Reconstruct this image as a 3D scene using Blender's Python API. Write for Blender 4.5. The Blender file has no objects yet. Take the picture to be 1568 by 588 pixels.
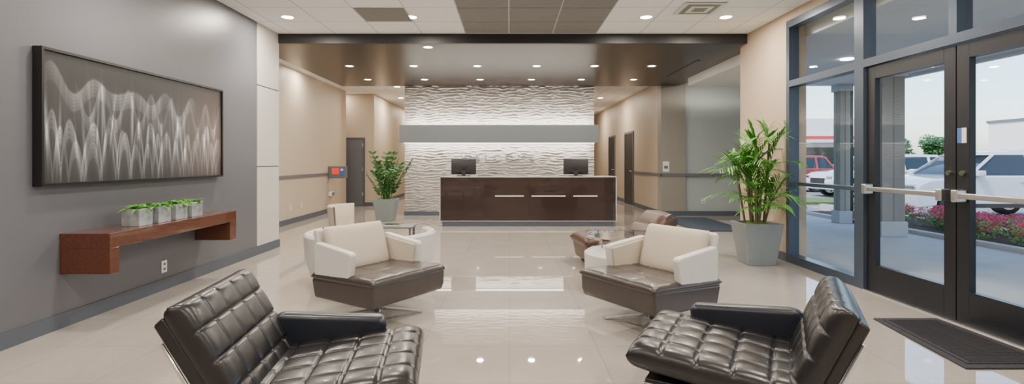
import bpy, bmesh, math, random
import numpy as np
from mathutils import Vector, Matrix, noise
random.seed(7)
scene=bpy.context.scene
COL=scene.collection

# ---------------------------------------------------------------- materials
def mat(name,col,rough=.5,metal=0,spec=.5,coat=0,emit=None,es=0,noise_amt=0,noise_scale=8,bump=0,bump_scale=60,stretch=None):
    m=bpy.data.materials.new(name); m.use_nodes=True
    nt=m.node_tree; b=nt.nodes['Principled BSDF']
    b.inputs['Base Color'].default_value=(*col,1); b.inputs['Roughness'].default_value=rough
    b.inputs['Metallic'].default_value=metal; b.inputs['Specular IOR Level'].default_value=spec
    b.inputs['Coat Weight'].default_value=coat
    if emit: 
        b.inputs['Emission Color'].default_value=(*emit,1); b.inputs['Emission Strength'].default_value=es
    if noise_amt or bump:
        tc=nt.nodes.new('ShaderNodeTexCoord'); mp=nt.nodes.new('ShaderNodeMapping')
        nt.links.new(tc.outputs['Object'],mp.inputs['Vector'])
        if stretch: mp.inputs['Scale'].default_value=stretch
        if noise_amt:
            n=nt.nodes.new('ShaderNodeTexNoise'); n.inputs['Scale'].default_value=noise_scale; n.inputs['Detail'].default_value=5
            nt.links.new(mp.outputs[0],n.inputs['Vector'])
            mx=nt.nodes.new('ShaderNodeMix'); mx.data_type='RGBA'
            mx.inputs['A'].default_value=(*[c*(1-noise_amt) for c in col],1)
            mx.inputs['B'].default_value=(*[min(1,c*(1+noise_amt)) for c in col],1)
            nt.links.new(n.outputs['Fac'],mx.inputs['Factor']); nt.links.new(mx.outputs['Result'],b.inputs['Base Color'])
        if bump:
            n2=nt.nodes.new('ShaderNodeTexNoise'); n2.inputs['Scale'].default_value=bump_scale; n2.inputs['Detail'].default_value=4
            nt.links.new(mp.outputs[0],n2.inputs['Vector'])
            bp=nt.nodes.new('ShaderNodeBump'); bp.inputs['Strength'].default_value=bump; bp.inputs['Distance'].default_value=.01
            nt.links.new(n2.outputs['Fac'],bp.inputs['Height']); nt.links.new(bp.outputs[0],b.inputs['Normal'])
    return m

def tile_mat(name,c1,c2,grout,tw,th,mortar,rough,ior=1.5,offx=0,offy=0,noise_amt=.25):
    m=bpy.data.materials.new(name); m.use_nodes=True; nt=m.node_tree; b=nt.nodes['Principled BSDF']
    tc=nt.nodes.new('ShaderNodeTexCoord'); mp=nt.nodes.new('ShaderNodeMapping')
    mp.inputs['Location'].default_value=(offx,offy,0)
    nt.links.new(tc.outputs['Object'],mp.inputs['Vector'])
    br=nt.nodes.new('ShaderNodeTexBrick'); br.offset=0; br.squash=1
    br.inputs['Scale'].default_value=1; br.inputs['Brick Width'].default_value=tw; br.inputs['Row Height'].default_value=th
    br.inputs['Mortar Size'].default_value=mortar; br.inputs['Mortar Smooth'].default_value=0
    br.inputs['Color1'].default_value=(*c1,1); br.inputs['Color2'].default_value=(*c2,1); br.inputs['Mortar'].default_value=(*grout,1)
    nt.links.new(mp.outputs[0],br.inputs['Vector'])
    n=nt.nodes.new('ShaderNodeTexNoise'); n.inputs['Scale'].default_value=3; n.inputs['Detail'].default_value=8; n.inputs['Roughness'].default_value=.7
    nt.links.new(tc.outputs['Object'],n.inputs['Vector'])
    mx=nt.nodes.new('ShaderNodeMix'); mx.data_type='RGBA'; mx.blend_type='MULTIPLY'; mx.inputs['Factor'].default_value=noise_amt
    nt.links.new(br.outputs['Color'],mx.inputs['A']); nt.links.new(n.outputs['Fac'],mx.inputs['B'])
    nt.links.new(mx.outputs['Result'],b.inputs['Base Color'])
    b.inputs['Roughness'].default_value=rough; b.inputs['IOR'].default_value=ior
    return m

M={}
M['floor']=tile_mat('polished_tile',(.45,.405,.365),(.44,.395,.355),(.34,.305,.27),.61,.61,.003,.02,2.5)
M['ceil']=tile_mat('ceiling_tile_white',(.88,.88,.88),(.87,.87,.87),(.55,.55,.56),.653,.653,.008,.8,1.3,offx=.66,offy=-7.82+.653*12,noise_amt=.08)
M['ceil_dark']=mat('ceiling_tile_gray',(.20,.195,.19),.8,noise_amt=.1)
M['soffit']=mat('soffit_brown',(.026,.018,.014),.28,0,spec=.32,noise_amt=.1)
M['fascia']=mat('fascia_dark',(.015,.015,.018),.4)
M['gray']=mat('paint_gray',(.105,.108,.125),.38,noise_amt=.03,bump=.04,bump_scale=200)
M['beige']=mat('paint_beige',(.47,.39,.30),.55,noise_amt=.02,bump=.05,bump_scale=200)
M['beige_warm']=mat('paint_beige_warm',(.44,.335,.245),.55,noise_amt=.02,bump=.05,bump_scale=200)
M['panel']=mat('paint_panel',(.50,.48,.455),.45,noise_amt=.02)
M['bluegray']=mat('paint_bluegray',(.36,.41,.42),.5,noise_amt=.02)
M['colgray']=mat('paint_taupe',(.24,.225,.20),.5,noise_amt=.02)
M['base']=mat('baseboard_gray',(.07,.085,.11),.4)
M['rail']=mat('chair_rail_gray',(.12,.125,.14),.4)
M['alu']=mat('frame_bluegray',(.06,.08,.115),.32,.4)
M['doorfr']=mat('door_bronze',(.013,.015,.02),.35,.3)
M['chrome']=mat('chrome',(.75,.75,.77),.1,1)
M['steel']=mat('brushed_steel',(.6,.6,.62),.3,1,noise_amt=.1,noise_scale=40,stretch=(1,1,30))
M['letter']=mat('letter_metal',(.34,.40,.46),.25,.8)
M['stone']=mat('carved_white_stone',(.38,.355,.33),.8,noise_amt=.2,noise_scale=9,bump=.6,bump_scale=35)
M['band']=mat('band_gray',(.16,.182,.198),.4,.1,noise_amt=.03)
M['wood']=mat('walnut',(.085,.028,.014),.22,coat=.5,noise_amt=.45,noise_scale=6,stretch=(12,1,12))
M['deskwood']=mat('dark_veneer',(.024,.0125,.0115),.20,coat=.5,noise_amt=.10,noise_scale=4,stretch=(1,1,20))
M['counter']=mat('counter_top',(.38,.38,.38),.3)
M['black']=mat('black_plastic',(.015,.015,.017),.35)
M['screen']=mat('dark_screen',(.02,.022,.03),.15)
M['leather']=mat('black_leather',(.0105,.010,.012),.30,coat=.06,bump=.10,bump_scale=30,noise_amt=.25)
M['leather_arm']=mat('navy_leather',(.010,.013,.023),.32,coat=.05,bump=.10,bump_scale=35)
M['brown']=mat('brown_leather',(.046,.037,.033),.32,coat=.1,bump=.10,bump_scale=50,noise_amt=.15)
M['tan']=mat('tan_leather',(.075,.038,.026),.38,bump=.15,bump_scale=40,noise_amt=.2)
M['cream']=mat('cream_fabric',(.50,.435,.355),.7,bump=.1,bump_scale=90,noise_amt=.05)
M['white']=mat('white_shell',(.56,.55,.525),.35,noise_amt=.02)
M['pot']=mat('gray_planter',(.18,.205,.215),.45,noise_amt=.06)
M['soil']=mat('moss',(.12,.22,.03),.9,bump=1,bump_scale=30,noise_amt=.5,noise_scale=30)
M['leaf']=mat('leaf_green',(.035,.16,.015),.42,noise_amt=.5,noise_scale=6)
M['leaf2']=mat('leaf_bright',(.10,.34,.025),.45,noise_amt=.35,noise_scale=10)
M['leaf3']=mat('leaf_dark',(.028,.105,.02),.35,noise_amt=.4,noise_scale=10)
M['stem']=mat('stem_brown',(.14,.12,.05),.7,noise_amt=.4,noise_scale=30)
M['marble']=mat('silver_marble_pot',(.36,.39,.41),.25,.3,noise_amt=.7,noise_scale=14)
M['mat']=mat('rubber_mat',(.022,.022,.028),.85,bump=1,bump_scale=60,noise_amt=.5,noise_scale=70)
M['bluemat']=mat('rug_blue',(.04,.06,.09),.9,bump=.5,bump_scale=80)
M['white_plastic']=mat('white_plastic',(.7,.7,.68),.4)
M['red']=mat('red_display',(.6,.03,.02),.4,emit=(1,.05,.03),es=.5)
M['blue']=mat('blue_label',(.05,.12,.35),.4)
M['frame']=mat('art_frame_black',(.008,.008,.009),.3)
M['lamp']=mat('lamp_glow',(1,.95,.85),.5,emit=(1,.90,.76),es=45)
M['led']=mat('led_glow',(1,.95,.85),.5,emit=(1,.93,.82),es=12)
M['concrete']=mat('concrete',(.50,.50,.49),.8,noise_amt=.1,noise_scale=3)
M['asphalt']=mat('asphalt',(.20,.205,.215),.9,noise_amt=.15,noise_scale=4)
M['stucco']=mat('stucco_white',(.72,.71,.69),.8,noise_amt=.03)
M['mulch']=mat('mulch',(.07,.035,.02),.95,bump=1,bump_scale=30,noise_amt=.6,noise_scale=30)
M['flower']=mat('flower_red',(.60,.03,.09),.6)
M['grass']=mat('grass',(.10,.16,.04),.9,noise_amt=.4,noise_scale=8)
M['carwhite']=mat('car_paint_white',(.62,.64,.68),.2,coat=1)
M['carblue']=mat('car_paint_blue',(.08,.13,.22),.2,.3,coat=1)
M['carred']=mat('car_paint_red',(.35,.04,.03),.2,coat=1)
M['carglass']=mat('car_glass',(.02,.03,.04),.05)
M['tire']=mat('tire',(.02,.02,.02),.8)
M['redstripe']=mat('red_stripe',(.5,.03,.03),.6)
M['colstone']=tile_mat('column_stone',(.46,.40,.33),(.34,.30,.26),(.22,.2,.17),.3,.12,.01,.9)
def glass():
    m=bpy.data.materials.new('clear_glass'); m.use_nodes=True; nt=m.node_tree
    for n in list(nt.nodes):
        if n.type!='OUTPUT_MATERIAL': nt.nodes.remove(n)
    out=[n for n in nt.nodes][0]
    t=nt.nodes.new('ShaderNodeBsdfTransparent'); t.inputs[0].default_value=(.90,.95,.97,1)
    g=nt.nodes.new('ShaderNodeBsdfGlossy'); g.inputs['Roughness'].default_value=.01; g.inputs['Color'].default_value=(.9,.9,.9,1)
    f=nt.nodes.new('ShaderNodeLayerWeight'); f.inputs[0].default_value=.5
    p=nt.nodes.new('ShaderNodeMath'); p.operation='POWER'; p.inputs[1].default_value=5
    q=nt.nodes.new('ShaderNodeMath'); q.operation='MULTIPLY_ADD'; q.inputs[1].default_value=.8; q.inputs[2].default_value=.04
    mx=nt.nodes.new('ShaderNodeMixShader')
    nt.links.new(f.outputs['Facing'],p.inputs[0]); nt.links.new(p.outputs[0],q.inputs[0])
    nt.links.new(q.outputs[0],mx.inputs[0]); nt.links.new(t.outputs[0],mx.inputs[1]); nt.links.new(g.outputs[0],mx.inputs[2])
    nt.links.new(mx.outputs[0],out.inputs[0]); return m
M['glass']=glass()

# ---------------------------------------------------------------- helpers
def group(name,loc=(0,0,0),rz=0):
    e=bpy.data.objects.new(name,None); e.location=loc; e.rotation_euler=(0,0,rz); e.empty_display_size=.1
    COL.objects.link(e); return e
def mk(name,verts,faces,m,parent=None,smooth=False,loc=(0,0,0),rot=(0,0,0)):
    me=bpy.data.meshes.new(name); me.from_pydata(verts,[],faces)
    mats=m if isinstance(m,list) else [m]
    for x in mats: me.materials.append(M[x] if isinstance(x,str) else x)
    me.validate(); me.update()
    bm=bmesh.new(); bm.from_mesh(me); bmesh.ops.recalc_face_normals(bm,faces=bm.faces); bm.to_mesh(me); bm.free()
    if smooth: me.polygons.foreach_set('use_smooth',[True]*len(me.polygons))
    o=bpy.data.objects.new(name,me); COL.objects.link(o); o.location=loc; o.rotation_euler=rot
    if parent: o.parent=parent
    return o
def bev(o,w,seg=3):
    b=o.modifiers.new('bevel','BEVEL'); b.width=w; b.segments=seg; b.limit_method='ANGLE'; b.angle_limit=.6
    o.data.polygons.foreach_set('use_smooth',[True]*len(o.data.polygons))
    wn=o.modifiers.new('wn','WEIGHTED_NORMAL'); wn.keep_sharp=True
    return o
def box(name,x0,x1,y0,y1,z0,z1,m,parent=None,bevel=0,rot=(0,0,0)):
    cx,cy,cz=(x0+x1)/2,(y0+y1)/2,(z0+z1)/2; a,b,c=(x1-x0)/2,(y1-y0)/2,(z1-z0)/2
    v=[(sx*a,sy*b,sz*c) for sx in(-1,1) for sy in(-1,1) for sz in(-1,1)]
    f=[(0,1,3,2),(4,6,7,5),(0,4,5,1),(2,3,7,6),(0,2,6,4),(1,5,7,3)]
    o=mk(name,v,f,m,parent,loc=(cx,cy,cz),rot=rot)
    if bevel: bev(o,bevel)
    return o
def wbox(name,x0,x1,y0,y1,z0,z1,m):
    v=[(x,y,z) for x in(x0,x1) for y in(y0,y1) for z in(z0,z1)]
    f=[(0,1,3,2),(4,6,7,5),(0,4,5,1),(2,3,7,6),(0,2,6,4),(1,5,7,3)]
    return mk(name,v,f,m)
def prism(name,pts,a0,a1,axis,m,parent=None,bevel=0,loc=(0,0,0),rot=(0,0,0)):
    n=len(pts)
    def P(p,a):
        if axis=='x': return (a,p[0],p[1])
        if axis=='y': return (p[0],a,p[1])
        return (p[0],p[1],a)
    v=[P(p,a0) for p in pts]+[P(p,a1) for p in pts]
    f=[tuple(range(n)),tuple(range(2*n-1,n-1,-1))]+[(i,(i+1)%n,n+(i+1)%n,n+i) for i in range(n)]
    o=mk(name,v,f,m,parent,loc=loc,rot=rot)
    if bevel: bev(o,bevel)
    return o
def lathe(name,prof,m,parent=None,loc=(0,0,0),seg=32,a0=0,a1=2*math.pi,rot=(0,0,0)):
    full=abs(a1-a0-2*math.pi)<1e-4
    ns=seg if full else seg+1; v=[];f=[]
    for i in range(ns):
        a=a0+(a1-a0)*i/seg
        for r,z in prof: v.append((r*math.cos(a),r*math.sin(a),z))
    k=len(prof)
    for i in range(seg):
        j=(i+1)%ns
        for q in range(k-1): f.append((i*k+q,j*k+q,j*k+q+1,i*k+q+1))
    o=mk(name,v,f,m,parent,smooth=True,loc=loc,rot=rot)
    o.modifiers.new('es','EDGE_SPLIT').split_angle=.7
    return o
def cyl(name,r,z0,z1,m,parent=None,loc=(0,0,0),seg=24,rot=(0,0,0)):
    return lathe(name,[(0.0001,z0),(r,z0),(r,z1),(0.0001,z1)],m,parent,loc,seg,rot=rot)
def tube(name,pts,r,m,parent=None):
    cu=bpy.data.curves.new(name,'CURVE'); cu.dimensions='3D'; cu.bevel_depth=r; cu.bevel_resolution=3
    s=cu.splines.new('POLY'); s.points.add(len(pts)-1)
    for i,p in enumerate(pts): s.points[i].co=(*p,1)
    cu.use_fill_caps=True
    cu.materials.append(M[m]); o=bpy.data.objects.new(name,cu); COL.objects.link(o)
    if parent: o.parent=parent
    return o
def area(name,loc,rot,sx,sy,e,col,parent=None,disk=False):
    l=bpy.data.lights.new(name,'AREA'); l.energy=e; l.color=col; l.shape='DISK' if disk else 'RECTANGLE'; l.size=sx
    if not disk: l.size_y=sy
    o=bpy.data.objects.new(name,l); COL.objects.link(o); o.location=loc; o.rotation_euler=rot
    if parent: o.parent=parent
    return o

# ---------------------------------------------------------------- camera
cam=bpy.data.cameras.new('camera'); co=bpy.data.objects.new('camera',cam); COL.objects.link(co)
co.location=(0,0,1.3); co.rotation_euler=(math.radians(90),0,0)
cam.sensor_width=36; cam.lens=36*800/1568; cam.shift_x=4/1568; cam.shift_y=-48/1568; cam.clip_end=1000
scene.camera=co

# ---------------------------------------------------------------- room shell
L,R,H=-3.48,3.58,3.21
YF=-3.2
wbox('floor',-5.8,3.72,YF,23.2,-.1,0,'floor')
prism('floor_entry_bay',[(3.72,8.0),(4.5,8.0),(6.0,12.7),(3.72,12.7)],-.1,0,'z','floor')
wbox('ceiling',-5.8,3.83,YF,23.2,H,H+.2,'ceil')
prism('ceiling_entry_bay',[(3.83,8.0),(4.5,8.0),(6.0,12.7),(3.83,12.7)],H,H+.2,'z','ceil')
box('wall_left',L-.2,L,YF,7.19,0,H,'gray')
wl=group('wall_left_panels')
box('core',L-.2,L-.01,7.19,7.9,0,H,'base',wl)
for i,(a,b) in enumerate([(.12,1.21),(1.225,2.34),(2.355,H)]): box('panel_%d'%i,L-.012,L+.004,7.205,7.88,a,b,'panel',wl)
box('wall_left_return',-4.7,L-.2,7.7,7.9,0,H,'beige')
box('wall_left_recess',-4.7,-4.5,7.9,14.4,0,H,'beige')
box('wall_back_left',-5.8,-3.87,14.95,15.1,0,H,'beige')
box('wall_hall_side',-5.8,-5.65,14.2,14.95,0,H,'beige')
box('wall_hall_front',-5.65,-4.7,14.2,14.4,0,H,'beige')
box('wall_corridor_left',-4.0,-3.87,15.1,23,0,H,'beige')
box('wall_core',-2.45,1.98,12.75,23,0,H,'beige')
box('wall_corridor_end',-4.0,3.8,23,23.2,0,H,'beige')
box('wall_corridor_right',R,R+.2,12.45,23,0,H,'beige')
box('wall_back_right',4.15,5.85,12.4,12.6,0,H,'bluegray')
box('wall_column_taupe',R-.002,4.16,12.33,12.6,0,H,'colgray')
prism('wall_right_angled',[(4.28,8.1),(4.48,8.1),(6.0,12.6),(5.8,12.6)],0,H,'z','bluegray')
box('wall_right_return',R+.25,4.4,7.95,8.1,0,H,'beige')
box('wall_right',R,R+.25,6.74,8.1,0,H,'beige_warm')
box('wall_right_header',R,R+.25,1.0,6.74,3.09,H,'beige_warm')
box('wall_right_front',R,R+.25,YF,1.0,0,H,'beige')
box('wall_front',L-.2,R+.25,YF-.2,YF,0,H,'beige')
box('baseboard_left',L,L+.012,YF,7.9,0,.115,'base')
box('baseboard_left_recess',-4.5,-4.488,7.9,14.4,0,.11,'base')
box('baseboard_back_left',-5.6,-3.87,14.938,14.95,0,.11,'base')
box('baseboard_corridor_left',-3.87,-3.858,14.95,23,0,.11,'base')
box('baseboard_corridor_right',R-.012,R,12.33,23,0,.11,'base')
box('baseboard_back_right',R-.012,5.8,12.315,12.328,0,.11,'base')
box('baseboard_right',R-.012,R,6.74,8.1,0,.11,'base')
box('trim_rail_left',-4.5,-4.48,7.9,14.4,.93,1.0,'rail')
box('trim_rail_right_corridor',R-.02,R,12.31,14.9,.93,1.0,'rail')
box('trim_rail_back_right',R-.02,5.75,12.31,12.33,.93,1.0,'rail')
cs=group('ceiling_soffit')
box('slab',-3.98,4.0,7.93,12.42,3.07,H,'soffit',cs)
box('slot_diffuser',3.3,3.36,9.2,11.0,3.062,3.07,'black',cs)
box('trim_soffit_fascia',L-.5,R+.42,7.86,7.93,3.065,H,'fascia')
dt=group('ceiling_gray_tiles')
for i in range(3):
    for j in range(6):
        x0=-.66+i*.653; y0=7.82-(j+1)*.653
        box('tile_%d_%d'%(i,j),x0+.008,x0+.645,y0+.008,y0+.645,H-.006,H-.001,'ceil_dark',dt)
box('tile_left',-.66-2*.653+.012,-.66-.653-.012,7.82-2*.653+.012,7.82-.653-.012,H-.006,H-.001,'ceil_dark',dt)
for vx,vy in((2.38,6.55),(4.2,10.9)):
    av=group('ceiling_air_vent',(vx,vy,H-.012))
    for k in range(4):
        s=.26-.06*k
        prism('ring_%d'%k,[(-s,-s),(s,-s),(s,s),(-s,s)],-.004*k,.003-.004*k,'z','white_plastic' if k%2==0 else 'colgray',av)

dn=[3]
def int_door_x(x,y0,y1):
    g=group('door_%d'%dn[0]); dn[0]+=1
    box('leaf',x-.015,x+.01,y0,y1,.01,2.1,'fascia',g)
    box('jamb_a',x-.03,x+.0,y0-.06,y0,0,2.16,'rail',g); box('jamb_b',x-.03,x+.0,y1,y1+.06,0,2.16,'rail',g)
    box('head',x-.03,x+.0,y0,y1,2.1,2.16,'rail',g)
    tube('handle',[(x-.02,y0+.08,1),(x-.07,y0+.08,1),(x-.07,y0+.2,1)],.01,'chrome',g)
int_door_x(R,15.07,16.1); int_door_x(R,17.7,18.7)
g=group('door_5')
box('leaf',-4.95,-4.19,14.925,14.948,.01,1.9,'rail',g)
box('jamb',-4.19,-4.13,14.92,14.948,0,1.96,'base',g); box('head',-4.95,-4.19,14.92,14.948,1.9,1.96,'base',g)
for z in(.3,1,1.7): box('hinge',-4.2,-4.18,14.91,14.93,z,z+.1,'steel',g)

# ---------------------------------------------------------------- windows and entry doors
fr=group('window_frame')
X0,X1=R-.01,R+.12
for i,(a,b) in enumerate([(6.67,6.74),(5.27,5.41),(3.02,3.14),(1.95,2.02),(1.0,1.07)]):
    box('mullion_%d'%i,X0,X1,a,b,0,3.09,'alu',fr)
box('mullion_center',X0,X1,4.17,4.25,2.32,3.0,'alu',fr)
box('top',X0,X1,1.07,6.67,3.0,3.09,'alu',fr)
for i,(a,b) in enumerate([(5.41,6.67),(3.14,5.27),(2.02,3.02),(1.07,1.95)]):
    box('transom_%d'%i,X0,X1,a,b,2.24,2.32,'alu',fr)
for i,(a,b) in enumerate([(5.41,6.67),(2.02,3.02),(1.07,1.95)]):
    box('sill_%d'%i,X0,X1,a,b,0,.10,'alu',fr); box('midrail_%d'%i,X0,X1,a,b,.99,1.03,'alu',fr)
XM=R+.055
n=1
for a,b,z0,z1 in [(5.41,6.67,.10,.99),(5.41,6.67,1.03,2.24),(5.41,6.67,2.32,3.0),(4.25,5.27,2.32,3.0),(3.14,4.17,2.32,3.0),
                  (2.02,3.02,.1,.99),(2.02,3.02,1.03,2.24),(2.02,3.02,2.32,3.0),(1.07,1.95,.1,.99),(1.07,1.95,1.03,2.24),(1.07,1.95,2.32,3.0)]:
    mk('window_%d'%n,[(XM,a,z0),(XM,b,z0),(XM,b,z1),(XM,a,z1)],[(0,1,2,3)],'glass'); n+=1
def entry(n,y0,y1,meet):
    g=group('door_%d'%n); x0,x1=R+.02,R+.075
    st=.115
    box('stile_a',x0,x1,y0,y0+st,.01,2.23,'doorfr',g,.004); box('stile_b',x0,x1,y1-st,y1,.01,2.23,'doorfr',g,.004)
    box('rail_top',x0,x1,y0+st,y1-st,2.11,2.23,'doorfr',g); box('rail_bottom',x0,x1,y0+st,y1-st,.01,.27,'doorfr',g)
    mk('glass',[(XM,y0+st,.27),(XM,y1-st,.27),(XM,y1-st,2.11),(XM,y0+st,2.11)],[(0,1,2,3)],'glass',g)
    box('push_bar',R-.055,R-.025,y0+.08,y1-.08,1.0,1.045,'steel',g,.008)
    for k,y in enumerate((y0+.04,y1-.1)): box('bar_mount_%d'%k,R-.07,R+.02,y,y+.06,.97,1.07,'steel',g,.012)
    cyl('lock',.022,0,.02,'chrome',g,loc=(R+.02,meet,1.2),rot=(0,-math.pi/2,0))
    return g
entry(1,4.215,5.26,4.27)
g2=entry(2,3.15,4.205,4.14)
box('notice_label',R+.012,R+.019,4.11,4.19,1.44,1.56,'white_plastic',g2); box('notice_blue',R+.01,R+.0125,4.15,4.19,1.44,1.56,'blue',g2)
box('trim_threshold',R-.02,R+.14,3.14,5.27,0,.01,'steel')

# ---------------------------------------------------------------- stone feature wall
fw=group('stone_feature_wall')
nx,nz=260,460; x0,x1,z1=-2.48,2.01,3.07; V=[];F=[]
for j in range(nz+1):
    z=z1*j/nz
    for i in range(nx+1):
        x=x0+(x1-x0)*i/nx
        ph=noise.noise(Vector((x*1.8,z*2.6,0)))*4.0+noise.noise(Vector((x*6,z*6,3)))*3.4
        a=.4+1.3*noise.noise(Vector((x*4,z*10,9)))
        s_=math.sin(z*2*math.pi*15+ph); s_=math.copysign(abs(s_)**.6,s_)
        V.append((x,12.39-.015*a*s_-.014*noise.noise(Vector((x*10,z*26,5))),z))
for j in range(nz):
    for i in range(nx):
        a=j*(nx+1)+i; F.append((a,a+1,a+nx+2,a+nx+1))
mk('carved_face',V,F,'stone',fw,smooth=True)
box('backing',-2.48,2.01,12.43,12.75,0,3.07,'stone',fw)
box('base',-2.49,2.02,12.36,12.43,0,.1,'base',fw)
bd=group('floating_wall_band')
box('band',-2.53,2.05,12.0,12.12,1.71,2.12,'band',bd,.004)
for k,x in enumerate((-2.3,-.2,1.85)): box('bracket_%d'%k,x-.03,x+.03,12.12,12.44,1.85,1.95,'band',bd)
box('led_top',-2.45,1.98,12.14,12.17,2.10,2.125,'led',bd); box('led_bottom',-2.45,1.98,12.14,12.17,1.705,1.73,'led',bd)
area('led_light_up',(-.23,12.24,2.11),(math.radians(180-16),0,0),4.4,.04,62,(1,.95,.88),bd)
area('led_light_down',(-.23,12.24,1.72),(math.radians(16),0,0),4.4,.04,52,(1,.95,.88),bd)
tx=bpy.data.curves.new('wall_lettering','FONT'); tx.body='WELCOME'; tx.size=.23; tx.extrude=.010; tx.space_character=1.9; tx.align_x='CENTER'
tx.materials.append(M['letter']); to=bpy.data.objects.new('wall_lettering',tx); COL.objects.link(to); to.location=(-.28,12.335,1.28); to.rotation_euler=(math.pi/2,0,0)

# ---------------------------------------------------------------- reception desk
d=group('reception_desk')
box('front',-1.36,2.10,10.32,10.42,.12,.965,'deskwood',d,.003)
box('side_l',-1.36,-1.30,10.42,11.4,.12,.965,'deskwood',d); box('side_r',2.04,2.10,10.42,11.4,.12,.965,'deskwood',d)
box('toe_kick',-1.33,2.07,10.34,11.38,0,.09,'base',d)
box('toe_light_strip',-1.36,2.10,10.32,10.40,.095,.115,'steel',d)
box('counter',-1.375,2.115,10.30,10.75,.972,.988,'counter',d,.003)
box('edge_l',-1.38,-1.36,10.30,10.42,.09,.965,'counter',d); box('edge_r',2.10,2.12,10.30,10.42,.09,.965,'counter',d)
box('work_top',-1.3,2.04,10.75,11.4,.72,.75,'counter',d)
for k,(a,b) in enumerate([(758,802),(814,866),(878,915)]):
    box('inlay_%d'%k,(a-780)*10.3/800,(b-780)*10.3/800,10.312,10.32,.59,.612,'white_plastic',d)
for k in range(1,4):
    x=-1.36+3.46*k/4; box('seam_%d'%k,x-.002,x+.002,10.317,10.3205,.12,.965,'black',d)
def monitor(x,rz):
    g=group('computer_monitor',(x,10.62,.988),rz)
    prism('shell',[(-.03,.06),(-.05,.12),(-.05,.26),(-.03,.34),(.0,.36),(.0,.03)],-.25,.25,'x','black',g,.008)
    box('screen',-.23,.23,.0,.005,.045,.345,'screen',g)
    box('neck',-.04,.04,-.05,-.02,.0,.15,'black',g); prism('foot',[(-.14,-.1),(.14,-.1),(.11,.08),(-.11,.08)],0,.015,'z','black',g)
    box('vent',-.08,.08,-.054,-.05,.17,.19,'screen',g)
monitor(-.93,.12); monitor(1.35,-.12)
box('keyboard',-.65,-.35,10.6,10.72,.988,1.003,'black',None,.004)

# ---------------------------------------------------------------- art
a=group('framed_wall_art')
ax0,ay0,ay1,az0,az1=L,3.81,6.23,1.11,2.14
box('frame_bottom',ax0,ax0+.07,ay0,ay1,az0,az0+.02,'frame',a); box('frame_top',ax0,ax0+.07,ay0,ay1,az1-.02,az1,'frame',a)
box('frame_near',ax0,ax0+.07,ay0,ay0+.02,az0+.02,az1-.02,'frame',a); box('frame_far',ax0,ax0+.07,ay1-.02,ay1,az0+.02,az1-.02,'frame',a)
box('backing',ax0+.001,ax0+.05,ay0+.02,ay1-.02,az0+.02,az1-.02,'frame',a)
nu,nv=800,300
us=np.linspace(0,1,nu+1); vs=np.linspace(0,1,nv+1); U,Vv=np.meshgrid(us,vs)
rng=np.random.default_rng(5)
I=np.zeros_like(U)
def ribbon(fn,amp,th,depth,u0=0,u1=1,n=5,fill=.25):
    global I
    c=fn(U); msk=np.clip((U-u0)*20,0,1)*np.clip((u1-U)*20,0,1)
    for k in range(n):
        d=(c-depth*k/n)-Vv
        I+=amp*(1-k/(n+2))*np.exp(-(d/th)**2)*msk
    d=c-Vv
    I+=amp*fill*np.where(d>0,np.exp(-d*5),0)*msk
f1=lambda u:.06+.50*np.abs(np.sin(u*np.pi*13+.4*np.sin(u*17)))**.65*(.85+.15*np.sin(u*31))
ribbon(f1,.50,.016,.16,n=4)
f2=lambda u:.04+.42*np.abs(np.sin(u*np.pi*15.5+1.1+.5*np.sin(u*11)))**.7*(.8+.2*np.sin(u*23+1))
ribbon(f2,.34,.014,.14,n=4)
f3=lambda u:.80-.10*u+.12*np.sin(u*2*np.pi*5.5+.5)*(.6+.4*np.cos(u*9))
ribbon(f3,.34,.014,.15,u1=.8,n=5)
f4=lambda u:.66+.14*np.sin(u*2*np.pi*8+2)
ribbon(f4,.28,.013,.12,u0=.12,n=4)
ray=np.ones_like(U)*.42
for k in range(90):
    uc=rng.random(); vc=.25+.35*rng.random()
    ray+=1.1*rng.random()*np.exp(-((U-uc-.03*(Vv-.4)*rng.normal())/(.002+.005*rng.random()))**2)*np.exp(-((Vv-vc)/.25)**2)
I+=.10*np.clip(ray-.42,0,1.5)
ray*=.45+.85*np.interp(us,np.linspace(0,1,40),rng.random(40))[None,:]
dots=.70+.30*np.sin(U*2*np.pi*180)*np.sin(Vv*2*np.pi*85)
I=np.clip(I*ray*dots,0,1.1)
warm=np.clip((U-.6)*1.3,0,.5)
hz=np.exp(-((Vv-.45)/.42)**2)
base=.010+hz*(.012+.070*np.clip(1-np.abs(U-.88)*2.2,0,1))+.006*rng.random(U.shape)
rgb=np.stack([base*(1+warm*1.3)+I*.80,base*(1+warm*.4)+I*.83,base*1.08+I*.90,np.ones_like(I)],-1).reshape(-1,4)
me=bpy.data.meshes.new('canvas')
Vc=np.stack([np.full(U.size,ax0+.052),(ay0+.02+(ay1-ay0-.04)*U).ravel(),(az0+.02+(az1-az0-.04)*Vv).ravel()],-1)
idx=np.arange((nu+1)*(nv+1)).reshape(nv+1,nu+1)
Fc=np.stack([idx[:-1,:-1],idx[:-1,1:],idx[1:,1:],idx[1:,:-1]],-1).reshape(-1,4)
me.from_pydata(Vc.tolist(),[],Fc.tolist())
ca=me.color_attributes.new('Col','FLOAT_COLOR','POINT'); ca.data.foreach_set('color',np.clip(rgb,0,1).astype(np.float32).ravel())
am=mat('etched_metal_art',(.1,.1,.1),.45,.1); at=am.node_tree.nodes.new('ShaderNodeVertexColor'); at.layer_name='Col'
am.node_tree.links.new(at.outputs[0],am.node_tree.nodes['Principled BSDF'].inputs['Base Color'])
me.materials.append(am); o=bpy.data.objects.new('canvas',me); COL.objects.link(o); o.parent=a

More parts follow.
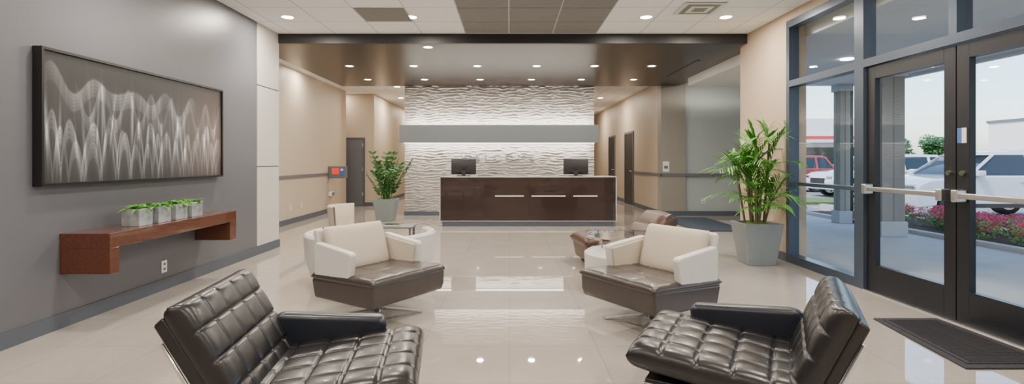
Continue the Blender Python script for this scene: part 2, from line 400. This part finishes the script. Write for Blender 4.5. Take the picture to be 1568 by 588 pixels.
# ---------------------------------------------------------------- shelf
s=group('floating_wall_shelf')
box('slab',L,-3.09,4.04,5.91,.62,.735,'wood',s,.003)
box('leg_near',L,-3.09,4.04,4.14,.42,.62,'wood',s,.003); box('leg_far',L,-3.09,5.78,5.91,.42,.62,'wood',s,.003)
def leafquad(V,F,p,dirv,ln,w,up=Vector((0,0,1)),droop=.2,seg=3):
    dirv=dirv.normalized(); side=dirv.cross(up)
    if side.length<.01: side=Vector((1,0,0))
    side.normalize(); prev=None
    for i in range(seg+1):
        t=i/seg; c=p+dirv*ln*t-Vector((0,0,1))*droop*ln*t*t
        ww=w*(math.sin(math.pi*min(1,.12+t*.88)))*.5+.0006
        V.append(tuple(c-side*ww)); V.append(tuple(c+side*ww)); k=len(V)
        if prev: F.append((prev-2,prev-1,k-1,k-2))
        prev=k
def succulent(x,y):
    g=group('potted_succulent',(x,y,.735),random.uniform(-.1,.1))
    prism('pot',[(-.08,-.08),(.08,-.08),(.08,.08),(-.08,.08)],0,.15,'z','marble',g,.004)
    V=[];F=[]
    for k in range(130):
        an=random.uniform(0,6.28); el=random.uniform(.1,.9)
        dv=Vector((math.cos(an)*math.cos(el),math.sin(an)*math.cos(el),math.sin(el)))
        leafquad(V,F,Vector((random.uniform(-.055,.055),random.uniform(-.07,.07),.145)),dv,random.uniform(.06,.12),.022,droop=.45)
    V=[(max(x_,-.14),y_,z_) for x_,y_,z_ in V]
    mk('leaves',V,F,'leaf2',g)
for y in (4.55,4.80,5.05,5.30): succulent(-3.24,y)

def plate(x,y,z,axis,n='wall_outlet',m='white_plastic'):
    g=group(n,(x,y,z))
    if axis=='x':
        box('plate',0,.008,-.04,.04,-.06,.06,m,g,.002)
        for zz in(-.025,.025): box('socket',.008,.010,-.015,.015,zz-.012,zz+.012,'rail',g)
    else:
        box('plate',-.04,.04,-.008,0,-.06,.06,m,g,.002)
        for zz in(-.025,.025): box('socket',-.015,.015,-.010,-.008,zz-.012,zz+.012,'rail',g)
plate(L,5.26,.235,'x'); plate(-4.5,10.75,.35,'x'); plate(-4.5,11.3,.35,'x'); plate(4.6,12.4,.35,'y')
g=group('wall_notice',(3.72,12.33,1.16)); box('sheet',-.1,.05,-.006,0,-.12,.12,'white_plastic',g); box('print',-.07,.02,-.008,-.006,-.05,.02,'rail',g)
g=group('time_clock_terminal')
box('case',-4.5,-4.06,12.95,13.1,.86,1.16,'rail',g,.01); box('display',-4.40,-4.22,12.94,12.95,.96,1.12,'red',g); box('keypad',-4.20,-4.1,12.94,12.95,.94,1.12,'blue',g)
box('label',-4.18,-4.12,12.935,12.94,1.05,1.1,'white_plastic',g)
g=group('wall_box'); box('case',-4.5,-4.42,13.0,13.2,.42,.52,'white_plastic',g,.005) ; box('flap',-4.42,-4.41,13.02,13.18,.43,.51,'rail',g)

# ---------------------------------------------------------------- plants
def planter(name,x,y,rt,rb,h,rz=0):
    g=group(name,(x,y,0))
    v=[];f=[]
    for r,z in((rb,0),(rt,h),(rt-.03,h),(rt-.04,h-.05)):
        for (a,b) in((-1,-1),(1,-1),(1,1),(-1,1)): v.append((a*r,b*r,z))
    for k in range(3):
        for i in range(4): f.append((k*4+i,k*4+(i+1)%4,k*4+4+(i+1)%4,k*4+4+i))
    f.append((0,1,2,3)); f.append((12,13,14,15))
    bev(mk('pot',v,f,'pot',g,rot=(0,0,rz)),.008)
    lathe('moss',[(.0001,h-.0),(rt*.5,h-.005),(rt*.93,h-.045)],'soil',g,seg=20)
    return g
g=planter('potted_palm',3.13,6.62,.235,.165,.52)
V=[];F=[];V2=[];F2=[]
for sidx in range(10):
    ang=sidx*2.399; rr=.03+.011*sidx; b=Vector((math.cos(ang)*rr,math.sin(ang)*rr,.48)); th=.15+.90*((sidx*.618)%1)
    top=Vector((b.x*1.8,b.y*1.8,.52+th))
    tube('cane_%d'%sidx,[tuple(b),tuple((b+top)/2),tuple(top)],.015,'stem',g)
    for fr_ in range(8):
        a2=ang+fr_*2.399+random.uniform(-.3,.3); el=random.uniform(.3,1.45)
        dv=Vector((math.cos(a2)*math.cos(el),math.sin(a2)*math.cos(el),math.sin(el)))
        ln=random.uniform(.36,.62); st=top-Vector((0,0,random.uniform(0,.3)*th))
        pts=[]
        for t in range(9):
            tt=t/8; pts.append(st+dv*ln*tt-Vector((0,0,1))*.30*ln*tt*tt)
        pts=[Vector((min(p.x,.41),p.y,p.z)) for p in pts]
        tube('rachis_%d_%d'%(sidx,fr_),[tuple(p) for p in pts],.0035,'leaf2',g)
        for t in range(1,9):
            tang=(pts[t]-pts[t-1]).normalized(); sd=tang.cross(Vector((0,0,1))); sd.normalize()
            for sg in(-1,1):
                dd=(tang*1.0+sd*sg*.55+Vector((0,0,.12)))
                a_,b_=(V,F) if random.random()<.6 else (V2,F2)
                leafquad(a_,b_,pts[t],dd,random.uniform(.20,.36)*(1-.25*abs(t-5)/4),.018,droop=.40,seg=4)
V=[(min(x,.43),y,z) for x,y,z in V]; V2=[(min(x,.43),y,z) for x,y,z in V2]
mk('fronds_a',V,F,'leaf',g); mk('fronds_b',V2,F2,'leaf2',g)
g=planter('potted_zz_plant',-2.68,11.35,.24,.17,.47)
V=[];F=[]
for k in range(24):
    an=random.uniform(0,6.28); lean=random.uniform(.05,.5); ln=random.uniform(.6,1.1)
    dv=Vector((math.cos(an)*lean,math.sin(an)*lean,1)).normalized(); p0=Vector((math.cos(an)*.06,math.sin(an)*.06,.42))
    pts=[p0+dv*ln*t/9+Vector((math.cos(an),math.sin(an),-.3))*.12*(t/9)**2 for t in range(10)]
    tube('stem_%d'%k,[tuple(p) for p in pts],.008,'leaf3',g)
    for t in range(2,10):
        sd=Vector((-math.sin(an+t*.3),math.cos(an+t*.3),.45))
        for sg in(-1,1): leafquad(V,F,pts[t],Vector((sd.x*sg,sd.y*sg,.6)),.13,.055,up=Vector((math.cos(an),math.sin(an),.2)),droop=.1)
mk('leaves',V,F,'leaf3',g)

# ---------------------------------------------------------------- chairs
def star_base(g,r,ztop,n=4,off=.785):
    cyl('column',.028,.03,ztop,'chrome',g)
    lathe('hub',[(.0001,.03),(.05,.03),(.05,.05),(.03,.07)],'chrome',g)
    for k in range(n):
        a=off+k*2*math.pi/n
        prism('leg_%d'%(k+1),[(0,.045),(r,.0),(r,.014),(.0,.065)],-.024,.024,'y','chrome',g,.003,rot=(0,0,a))
    lathe('mount',[(.0001,ztop-.03),(.13,ztop-.02),(.13,ztop),(.0001,ztop)],'chrome',g)
def seam_cushion(name,w,l,t,nx,ny,m,parent,loc,rot=(0,0,0),bulge=.02,res=10,p=8,sharp=.35):
    NX,NY=max(nx,1)*res,max(ny,1)*res; V=[];F=[]
    def e(u): return max(0,1-abs(2*u-1)**p)**.5
    top={};bot={}
    for j in range(NY+1):
        for i in range(NX+1):
            u,v=i/NX,j/NY; ed=e(u)*e(v)
            bl=bulge*((abs(math.sin(math.pi*nx*u))+1e-9)*(abs(math.sin(math.pi*ny*v))+1e-9))**sharp
            x,y=(u-.5)*w,(v-.5)*l
            top[i,j]=len(V); V.append((x,y,ed*(t*.5)+bl*ed-bulge*.5*ed))
            if i in(0,NX) or j in(0,NY): bot[i,j]=top[i,j]
            else: bot[i,j]=len(V); V.append((x,y,-ed*t*.5))
    for j in range(NY):
        for i in range(NX):
            F.append((top[i,j],top[i+1,j],top[i+1,j+1],top[i,j+1])); F.append((bot[i,j],bot[i,j+1],bot[i+1,j+1],bot[i+1,j]))
    return mk(name,V,F,m,parent,smooth=True,loc=loc,rot=rot)
def armchair(x,y,rz,seat='brown',name='swivel_armchair'):
    g=group(name,(x,y,0),rz)
    prism('seat_base',[(-.41,.37),(-.405,.25),(-.38,.185),(.30,.185),(.34,.34)],-.40,.40,'x',seat,g,.022)
    seam_cushion('seat_cushion',.82,.76,.08,3,3,seat,g,(0,-.04,.365),(math.radians(-1),0,0),bulge=.007,sharp=.12,res=14,p=16)
    for k,sx in enumerate((-1,1)):
        xa=sx*.365
        prism('arm_%d'%(k+1),[(-.12,.385),(-.15,.565),(-.13,.585),(.28,.635),(.31,.60),(.30,.36)],xa-.034,xa+.034,'x','white',g,.014)
        xi=sx*.328
        prism('arm_pad_%d'%(k+1),[(-.10,.39),(-.125,.56),(.26,.61),(.27,.38)],xi-.012,xi+.012,'x','cream',g,.008)
    prism('back_shell',[(.25,.25),(.30,.25),(.41,.70),(.385,.73),(.355,.72)],-.335,.335,'x','white',g,.02)
    seam_cushion('back_cushion',.63,.41,.13,1,1,'cream',g,(0,.245,.55),(math.radians(72),0,0),bulge=.03,p=8,sharp=.35,res=28)
    star_base(g,.38,.19)
    return g
armchair(-1.12,4.42,math.radians(56)); armchair(1.15,4.22,math.radians(-58))
def tufted(x,y,rz,side,bz=.50,bl=.54,lean=60):
    g=group('tufted_leather_lounge_chair',(x,y,0),rz)
    seam_cushion('seat_cushion',.72,.78,.13,5,5,'leather',g,(0,-.04,.325),(math.radians(-6),0,0),bulge=.018,sharp=.15,res=16,p=14)
    seam_cushion('back_cushion',.72,bl,.12,5,4,'leather',g,(0,.385,bz),(math.radians(lean),0,0),bulge=.018,sharp=.15,res=16,p=14)
    n_=Vector((math.sin(math.radians(lean)),-math.cos(math.radians(lean))))
    c_=Vector((.385,bz)); d_=Vector((math.cos(math.radians(lean)),math.sin(math.radians(lean))))
    P=lambda s,o:tuple(c_+d_*s+n_*o)
    prism('back_shell',[P(-bl*.46,.035),P(bl*.46,.035),P(bl*.44,.085),P(-bl*.46,.085)],-.35,.35,'x','leather',g,.012)
    ca_,sa_=math.cos(math.radians(-6)),math.sin(math.radians(-6))
    for i in range(1,5):
        for j in range(1,5):
            yy=(j/5-.5)*.78
            lathe('button',[(.0001,.007),(.007,.005),(.010,0)],'leather',g,loc=((i/5-.5)*.72,-.04+yy*ca_,.325+yy*sa_+.055),seg=8)
    k=side
    prism('arm',[(-.22,.375),(-.24,.455),(-.20,.485),(.30,.52),(.36,.48),(.32,.34)],k*.325-.045,k*.325+.045,'x','leather_arm',g,.03)
    for kk,sx in enumerate((-1,1)):
        e1=P(-bl*.46,.09); e2=P(bl*.30,.09)
        tube('frame_%d'%(kk+1),[(sx*.352,-.34,.25),(sx*.352,.28,.225),(sx*.352,e1[0],e1[1]-.01),(sx*.352,e2[0],e2[1])],.009,'chrome',g)
    prism('seat_pan',[(-.34,.265),(-.34,.245),(.32,.22),(.32,.25)],-.33,.33,'x','leather',g,.006)
    star_base(g,.38,.24)
    return g
tufted(-.84,2.42,math.radians(97),1); tufted(1.10,2.62,math.radians(-118),-1,.47,.50,66)

def tub(x,y,rz,r,h,name='white_tub_chair'):
    g=group(name,(x,y,0),rz)
    lathe('shell',[(r*.72,.06),(r*.90,.10),(r*.98,.28),(r,h-.02),(r-.02,h),(r-.07,h),(r-.09,h-.02),(r-.09,.2)],'white',g,seg=40,a0=math.radians(-35),a1=math.radians(215),rot=(0,0,math.pi))
    lathe('seat',[(.0001,.10),(r*.8,.10),(r*.86,.16),(r*.86,.33),(r*.8,.37),(.0001,.38)],'cream',g,seg=40)
    lathe('plinth',[(r*.6,0),(r*.6,.1)],'chrome',g,seg=40)
tub(-1.50,5.68,0,.69,.54)
g=group('curved_back_chair',(-2.09,6.92,0),math.radians(80))
lathe('back',[(.27,.30),(.29,.5),(.31,.70),(.295,.715),(.28,.70),(.26,.5),(.24,.30)],'cream',g,seg=24,a0=math.radians(20),a1=math.radians(160))
lathe('seat',[(.0001,.28),(.27,.28),(.29,.32),(.27,.38),(.0001,.39)],'cream',g)
for k in range(4):
    a_=.785+k*1.571; tube('leg_%d'%(k+1),[(math.cos(a_)*.17,math.sin(a_)*.17,.29),(math.cos(a_)*.24,math.sin(a_)*.24,.005)],.014,'wood',g)
g=group('glass_side_table')
box('top',-1.74,-1.2,6.44,6.76,.46,.48,'rail',g,.003); box('shelf',-1.72,-1.22,6.46,6.74,.2,.22,'rail',g)
box('tray',-1.58,-1.38,6.50,6.68,.48,.50,'chrome',g,.003)
for i,x in enumerate((-1.72,-1.245)):
    for j,y in enumerate((6.46,6.72)): box('leg_%d_%d'%(i,j),x,x+.025,y,y+.025,0,.46,'rail',g)
g=group('round_coffee_table',(1.22,5.34,0))
lathe('drum',[(.0001,0),(.40,0),(.44,.05),(.45,.36),(.42,.38),(.0001,.38)],'white',g,seg=40)
box('wood_box',-.2,.12,-.12,.15,.38,.45,'wood',g,.004)
for k in range(3):
    a=k*2.094+.4; tube('post_%d'%k,[(math.cos(a)*.3,math.sin(a)*.3,.38),(math.cos(a)*.34,math.sin(a)*.34,.525)],.012,'chrome',g)
cyl('glass_top',.42,.527,.537,'glass',g,seg=48)
lathe('rim',[(.412,.522),(.435,.522),(.435,.542),(.412,.542)],'chrome',g,seg=48)
g=group('brown_leather_recliner',(1.42,6.62,0),math.radians(-80))
prism('base',[(-.5,.05),(-.55,.3),(.4,.3),(.4,.05)],-.36,.36,'x','tan',g,.04)
for k,(px_,py_) in enumerate(((-.3,-.4),(.3,-.4),(-.3,.3),(.3,.3))): cyl('foot_%d'%k,.03,0,.06,'black',g,loc=(px_,py_,0))
seam_cushion('seat',.68,.72,.16,1,3,'tan',g,(0,-.22,.31),bulge=.03)
seam_cushion('back',.72,.50,.18,1,2,'tan',g,(0,.36,.44),(math.radians(42),0,0),bulge=.03)
lathe('head_roll',[(.0001,-.34),(.08,-.33),(.10,0),(.08,.33),(.0001,.34)],'brown',g,loc=(0,.52,.56),rot=(0,math.pi/2,0))
for k,sx in enumerate((-1,1)): seam_cushion('arm_%d'%(k+1),.16,.75,.26,1,1,'tan',g,(sx*.40,-.1,.26),bulge=.03,res=20,p=4)

g=group('entry_floor_mat')
prism('rubber',[(2.84,3.25),(3.50,3.25),(3.50,4.28),(2.98,4.28)],0,.012,'z','mat',g,.004)
prism('field',[(2.90,3.31),(3.44,3.31),(3.44,4.22),(3.02,4.22)],.012,.018,'z','mat',g)
for i in range(44):
    y=3.33+i*.02; xl=2.93+(y-3.31)*.13; box('rib_%d'%i,xl,3.42,y,y+.008,.018,.021,'mat',g)
g=group('hall_floor_mat'); box('pile',3.45,4.45,9.6,11.9,0,.012,'bluemat',g,.003); box('edge',3.43,4.47,9.58,11.92,0,.006,'black',g)

# ---------------------------------------------------------------- lamps
WARM=(1,.89,.75)
def downlight(x,y,z,e,r=.075):
    g=group('recessed_downlight',(x,y,z))
    lathe('trim_ring',[(r,-.002),(r+.022,-.006),(r+.026,0)],'white_plastic',g,seg=24)
    cyl('lens',r,-.003,0,'lamp',g,seg=20)
    area('bulb',(0,0,-.02),(0,0,0),.14,0,e,WARM,g,True)
for x in(-2.95,-1.31,1.82,2.88): downlight(x,6.95,H,58)
for y in(4.3,1.7,-1.2):
    for x in(-2.7,-1.31,1.3,2.7): downlight(x,y,H,45)
for x in(-2.99,-1.79,-.6,.51,1.59,2.66): downlight(x,9.77,3.07,28,.065)
for x in(-3.09,-1.85,-.64,.48,1.57,2.71): downlight(x,11.4,3.07,8,.065)
downlight(-1.27,8.15,3.07,22,.065)
for y in(15.9,19.5):
    downlight(-3.3,y,H,65); downlight(2.77,y,H,65)
downlight(-2.9,13.5,H,34)
downlight(-4.2,11.0,H,28)
downlight(4.7,11.0,H,60); downlight(-4.8,14.65,H,10)

# ---------------------------------------------------------------- exterior
gx=group('exterior_ground')
box('walkway',R+.12,7.2,-12,15,-.12,-.01,'concrete',gx)
box('curb',7.2,7.35,-12,15,-.12,.06,'concrete',gx)
box('bed_soil',7.35,8.9,-12,13,-.12,.05,'mulch',gx)
box('curb_outer',8.9,9.05,-12,15,-.12,.06,'concrete',gx)
mk('asphalt',[(3.7,-60,-.13),(400,-60,-.13),(400,400,-.13),(3.7,400,-.13)],[(0,1,2,3)],'asphalt',gx)
box('lot_strip',9.05,30,17,19,-.12,-.05,'grass',gx)
for k in range(8): box('stripe_%d'%k,9.3,14.3,2+k*2.8-.05,2+k*2.8+.05,-.129,-.122,'white_plastic',gx)
g=group('entry_canopy')
box('soffit',R+.25,7.4,-6,11.2,2.9,3.1,'stucco',g); box('fascia',7.4,7.5,-6,11.2,2.85,3.5,'stucco',g)
for y in(8.2,5.0,1.5):
    cyl('light_%d'%int(y),.09,2.885,2.9,'lamp',g,loc=(5.3,y,0))
def column(x,y,h=.20):
    g=group('stone_column',(x,y,0)); box('shaft',-h,h,-h,h,0,2.9,'colstone',g,.01); box('plinth',-h-.03,h+.03,-h-.03,h+.03,-.01,.25,'concrete',g,.01); box('cap',-h-.03,h+.03,-h-.03,h+.03,2.75,2.9,'concrete',g); box('post',h,h+.08,-.08,.08,0,2.9,'doorfr',g)
column(6.62,9.2); column(7.0,11.0,.11); column(6.6,1.5)
def leafcloud(V,F,MI,c,rad,n,s,mi=0):
    for _ in range(n):
        u=Vector((random.gauss(0,1),random.gauss(0,1),random.gauss(0,1))).normalized()*random.uniform(.6,1)
        p=Vector((c[0]+u.x*rad[0],c[1]+u.y*rad[1],c[2]+u.z*rad[2]))
        a=Vector((random.gauss(0,1),random.gauss(0,1),random.gauss(0,1))).normalized(); b=a.orthogonal().normalized()
        k=len(V); V.extend([tuple(p-a*s),tuple(p+b*s*.6),tuple(p+a*s),tuple(p-b*s*.6)]); F.append((k,k+1,k+2,k+3)); MI.append(mi)
V=[];F=[];MI=[]
for k in range(64):
    x=random.uniform(7.6,8.7); y=random.uniform(2,12.3); c=(x,y,.19)
    leafcloud(V,F,MI,c,(.24,.24,.16),150,.03,0)
    if random.random()<.85: leafcloud(V,F,MI,(x,y,.28),(.24,.24,.13),150,.026,1)
o=mk('flower_bed_plants',V,F,['leaf2','flower']); o.data.polygons.foreach_set('material_index',MI)
def tree(x,y,h):
    g=group('shade_tree',(x,y,-.1)); lathe('trunk',[(.16,0),(.10,h*.4),(.05,h*.6)],'stem',g,seg=10)
    V=[];F=[];MI=[]
    for k in range(7): leafcloud(V,F,MI,(random.uniform(-.2,.2)*h,random.uniform(-.2,.2)*h,h*random.uniform(.45,.85)),(h*.22,h*.22,h*.18),260,.16)
    mk('crown',V,F,'leaf3',g)
for i,(x,y) in enumerate([(43,60),(45.5,61),(40.5,62),(48,59),(50,62),(37,62),(52,64)]): tree(x,y,4.0+.4*(i%3))
g=group('office_building'); box('mass',25,36,51,60,-.1,5.4,'stucco',g); box('band',24.95,36.05,50.9,51,3.2,3.7,'redstripe',g); box('canopy',27,34,49,51,3.0,3.3,'stucco',g); box('windows',26,35,50.93,51,.6,2.6,'carglass',g)
g=group('warehouse_building'); box('mass',44,72,40,48,-.1,4.8,'stucco',g); box('windows',43.95,44,41,47,1,2.2,'carglass',g); box('sign',46,50,39.93,40,3.3,3.9,'blue',g); box('parapet',43.9,72.1,39.9,48.1,4.7,4.95,'rail',g)
def car(x,y,rz,paint,name='parked_suv'):
    g=group(name,(x,y,-.13),rz)
    def arch(cx,r,n=8): return [(cx+r*math.cos(math.pi*k/n),.36+r*math.sin(math.pi*k/n)) for k in range(n+1)]
    bot=[(2.25,.32)]+arch(1.4,.42)+arch(-1.42,.42)+[(-2.3,.3)]
    top=[(-2.36,.62),(-2.28,.86),(-2.0,.98),(-1.05,1.08),(2.2,1.08),(2.34,.9),(2.36,.5)]
    prism('body',bot+top,-.93,.93,'y',paint,g,.05)
    def cab(name,pts,yb,yt,zb,zt,m,bv):
        n=len(pts); v=[]
        for s in(-1,1):
            for (px,pz) in pts: v.append((px,s*(yb+(yt-yb)*(pz-zb)/(zt-zb)),pz))
        f=[tuple(range(n)),tuple(range(2*n-1,n-1,-1))]+[(i,(i+1)%n,n+(i+1)%n,n+i) for i in range(n)]
        o=mk(name,v,f,m,g); bev(o,bv)
    cab('cabin_glass',[(-1.08,1.05),(-.30,1.58),(1.85,1.58),(2.24,1.05)],.88,.70,1.05,1.6,'carglass',.03)
    cab('roof',[(-.42,1.56),(-.28,1.64),(.5,1.68),(1.8,1.65),(2.02,1.56)],.73,.66,1.56,1.68,paint,.03)
    for s in(-1,1):
        for k,(xa,xb) in enumerate([(-1.10,-.36),(.42,.42),(1.42,1.42),(2.2,1.86)]):
            v=[(xa-.04,s*.885,1.05),(xa+.05,s*.885,1.05),(xb+.05,s*.712,1.58),(xb-.04,s*.712,1.58)]
            v+=[(p[0],p[1]+s*.02,p[2]) for p in v]
            mk('pillar',v,[(0,1,2,3),(4,5,6,7),(0,1,5,4),(2,3,7,6),(1,2,6,5),(0,3,7,4)],paint,g)
        for k,cx in enumerate((-1.42,1.4)):
            cyl('tire',.36,-.11,.11,'tire',g,loc=(cx,s*.82,.36),rot=(math.pi/2,0,0),seg=28)
            cyl('rim',.24,-.115,.115,'steel',g,loc=(cx,s*.822,.36),rot=(math.pi/2,0,0),seg=20)
            for q in range(5):
                aa=q*1.2566; prism('gap',[(.08*math.cos(aa),.08*math.sin(aa)),(.2*math.cos(aa-.25),.2*math.sin(aa-.25)),(.2*math.cos(aa+.25),.2*math.sin(aa+.25))],-.12,.12,'y','tire',g,loc=(cx,s*.822,.36))
        box('mirror',-1.0,-.82,s*1.0-.08,s*1.0+.08,1.06,1.2,paint,g,.03)
        box('sill_trim',-.95,.95,s*.935-.01,s*.935+.01,.32,.42,'tire',g)
        for k,xx in enumerate((-.98,.42,1.5)): box('door_gap_%d'%k,xx,xx+.012,s*.932-.004,s*.932+.004,.45,1.05,'tire',g)
        box('handle_a',.1,.25,s*.935-.01,s*.935+.01,.9,.93,'chrome',g); box('handle_b',1.05,1.2,s*.935-.01,s*.935+.01,.9,.93,'chrome',g)
        box('headlamp',-2.37,-2.1,s*.72-.16,s*.72+.16,.74,.86,'chrome',g,.03); box('taillamp',2.25,2.37,s*.78-.12,s*.78+.12,.75,1.0,'redstripe',g,.02)
    box('grille',-2.385,-2.33,-.45,.45,.45,.75,'black',g,.01)
car(11.9,13.2,0,'carwhite'); car(14.5,20.6,0,'carwhite'); car(20.5,21,0,'carblue'); car(17.5,26,0,'carwhite'); car(12.5,24.5,0,'carred'); car(24,27,0,'carwhite'); car(30,34,0,'carblue')

# ---------------------------------------------------------------- sky and sun
w=bpy.data.worlds.new('World'); scene.world=w; w.use_nodes=True; nt=w.node_tree
sk=nt.nodes.new('ShaderNodeTexSky'); sk.sky_type='NISHITA'; sk.sun_disc=False; sk.sun_elevation=math.radians(48); sk.sun_rotation=math.radians(250); sk.air_density=1.0; sk.dust_density=1.5
bg=nt.nodes['Background']; bg.inputs[1].default_value=.68
nt.links.new(sk.outputs[0],bg.inputs[0])
sl=bpy.data.lights.new('sun','SUN'); sl.energy=4.5; sl.angle=.01; sl.color=(1,.95,.88)
so=bpy.data.objects.new('sun',sl); COL.objects.link(so); so.rotation_euler=(math.radians(35),0,math.radians(-65))
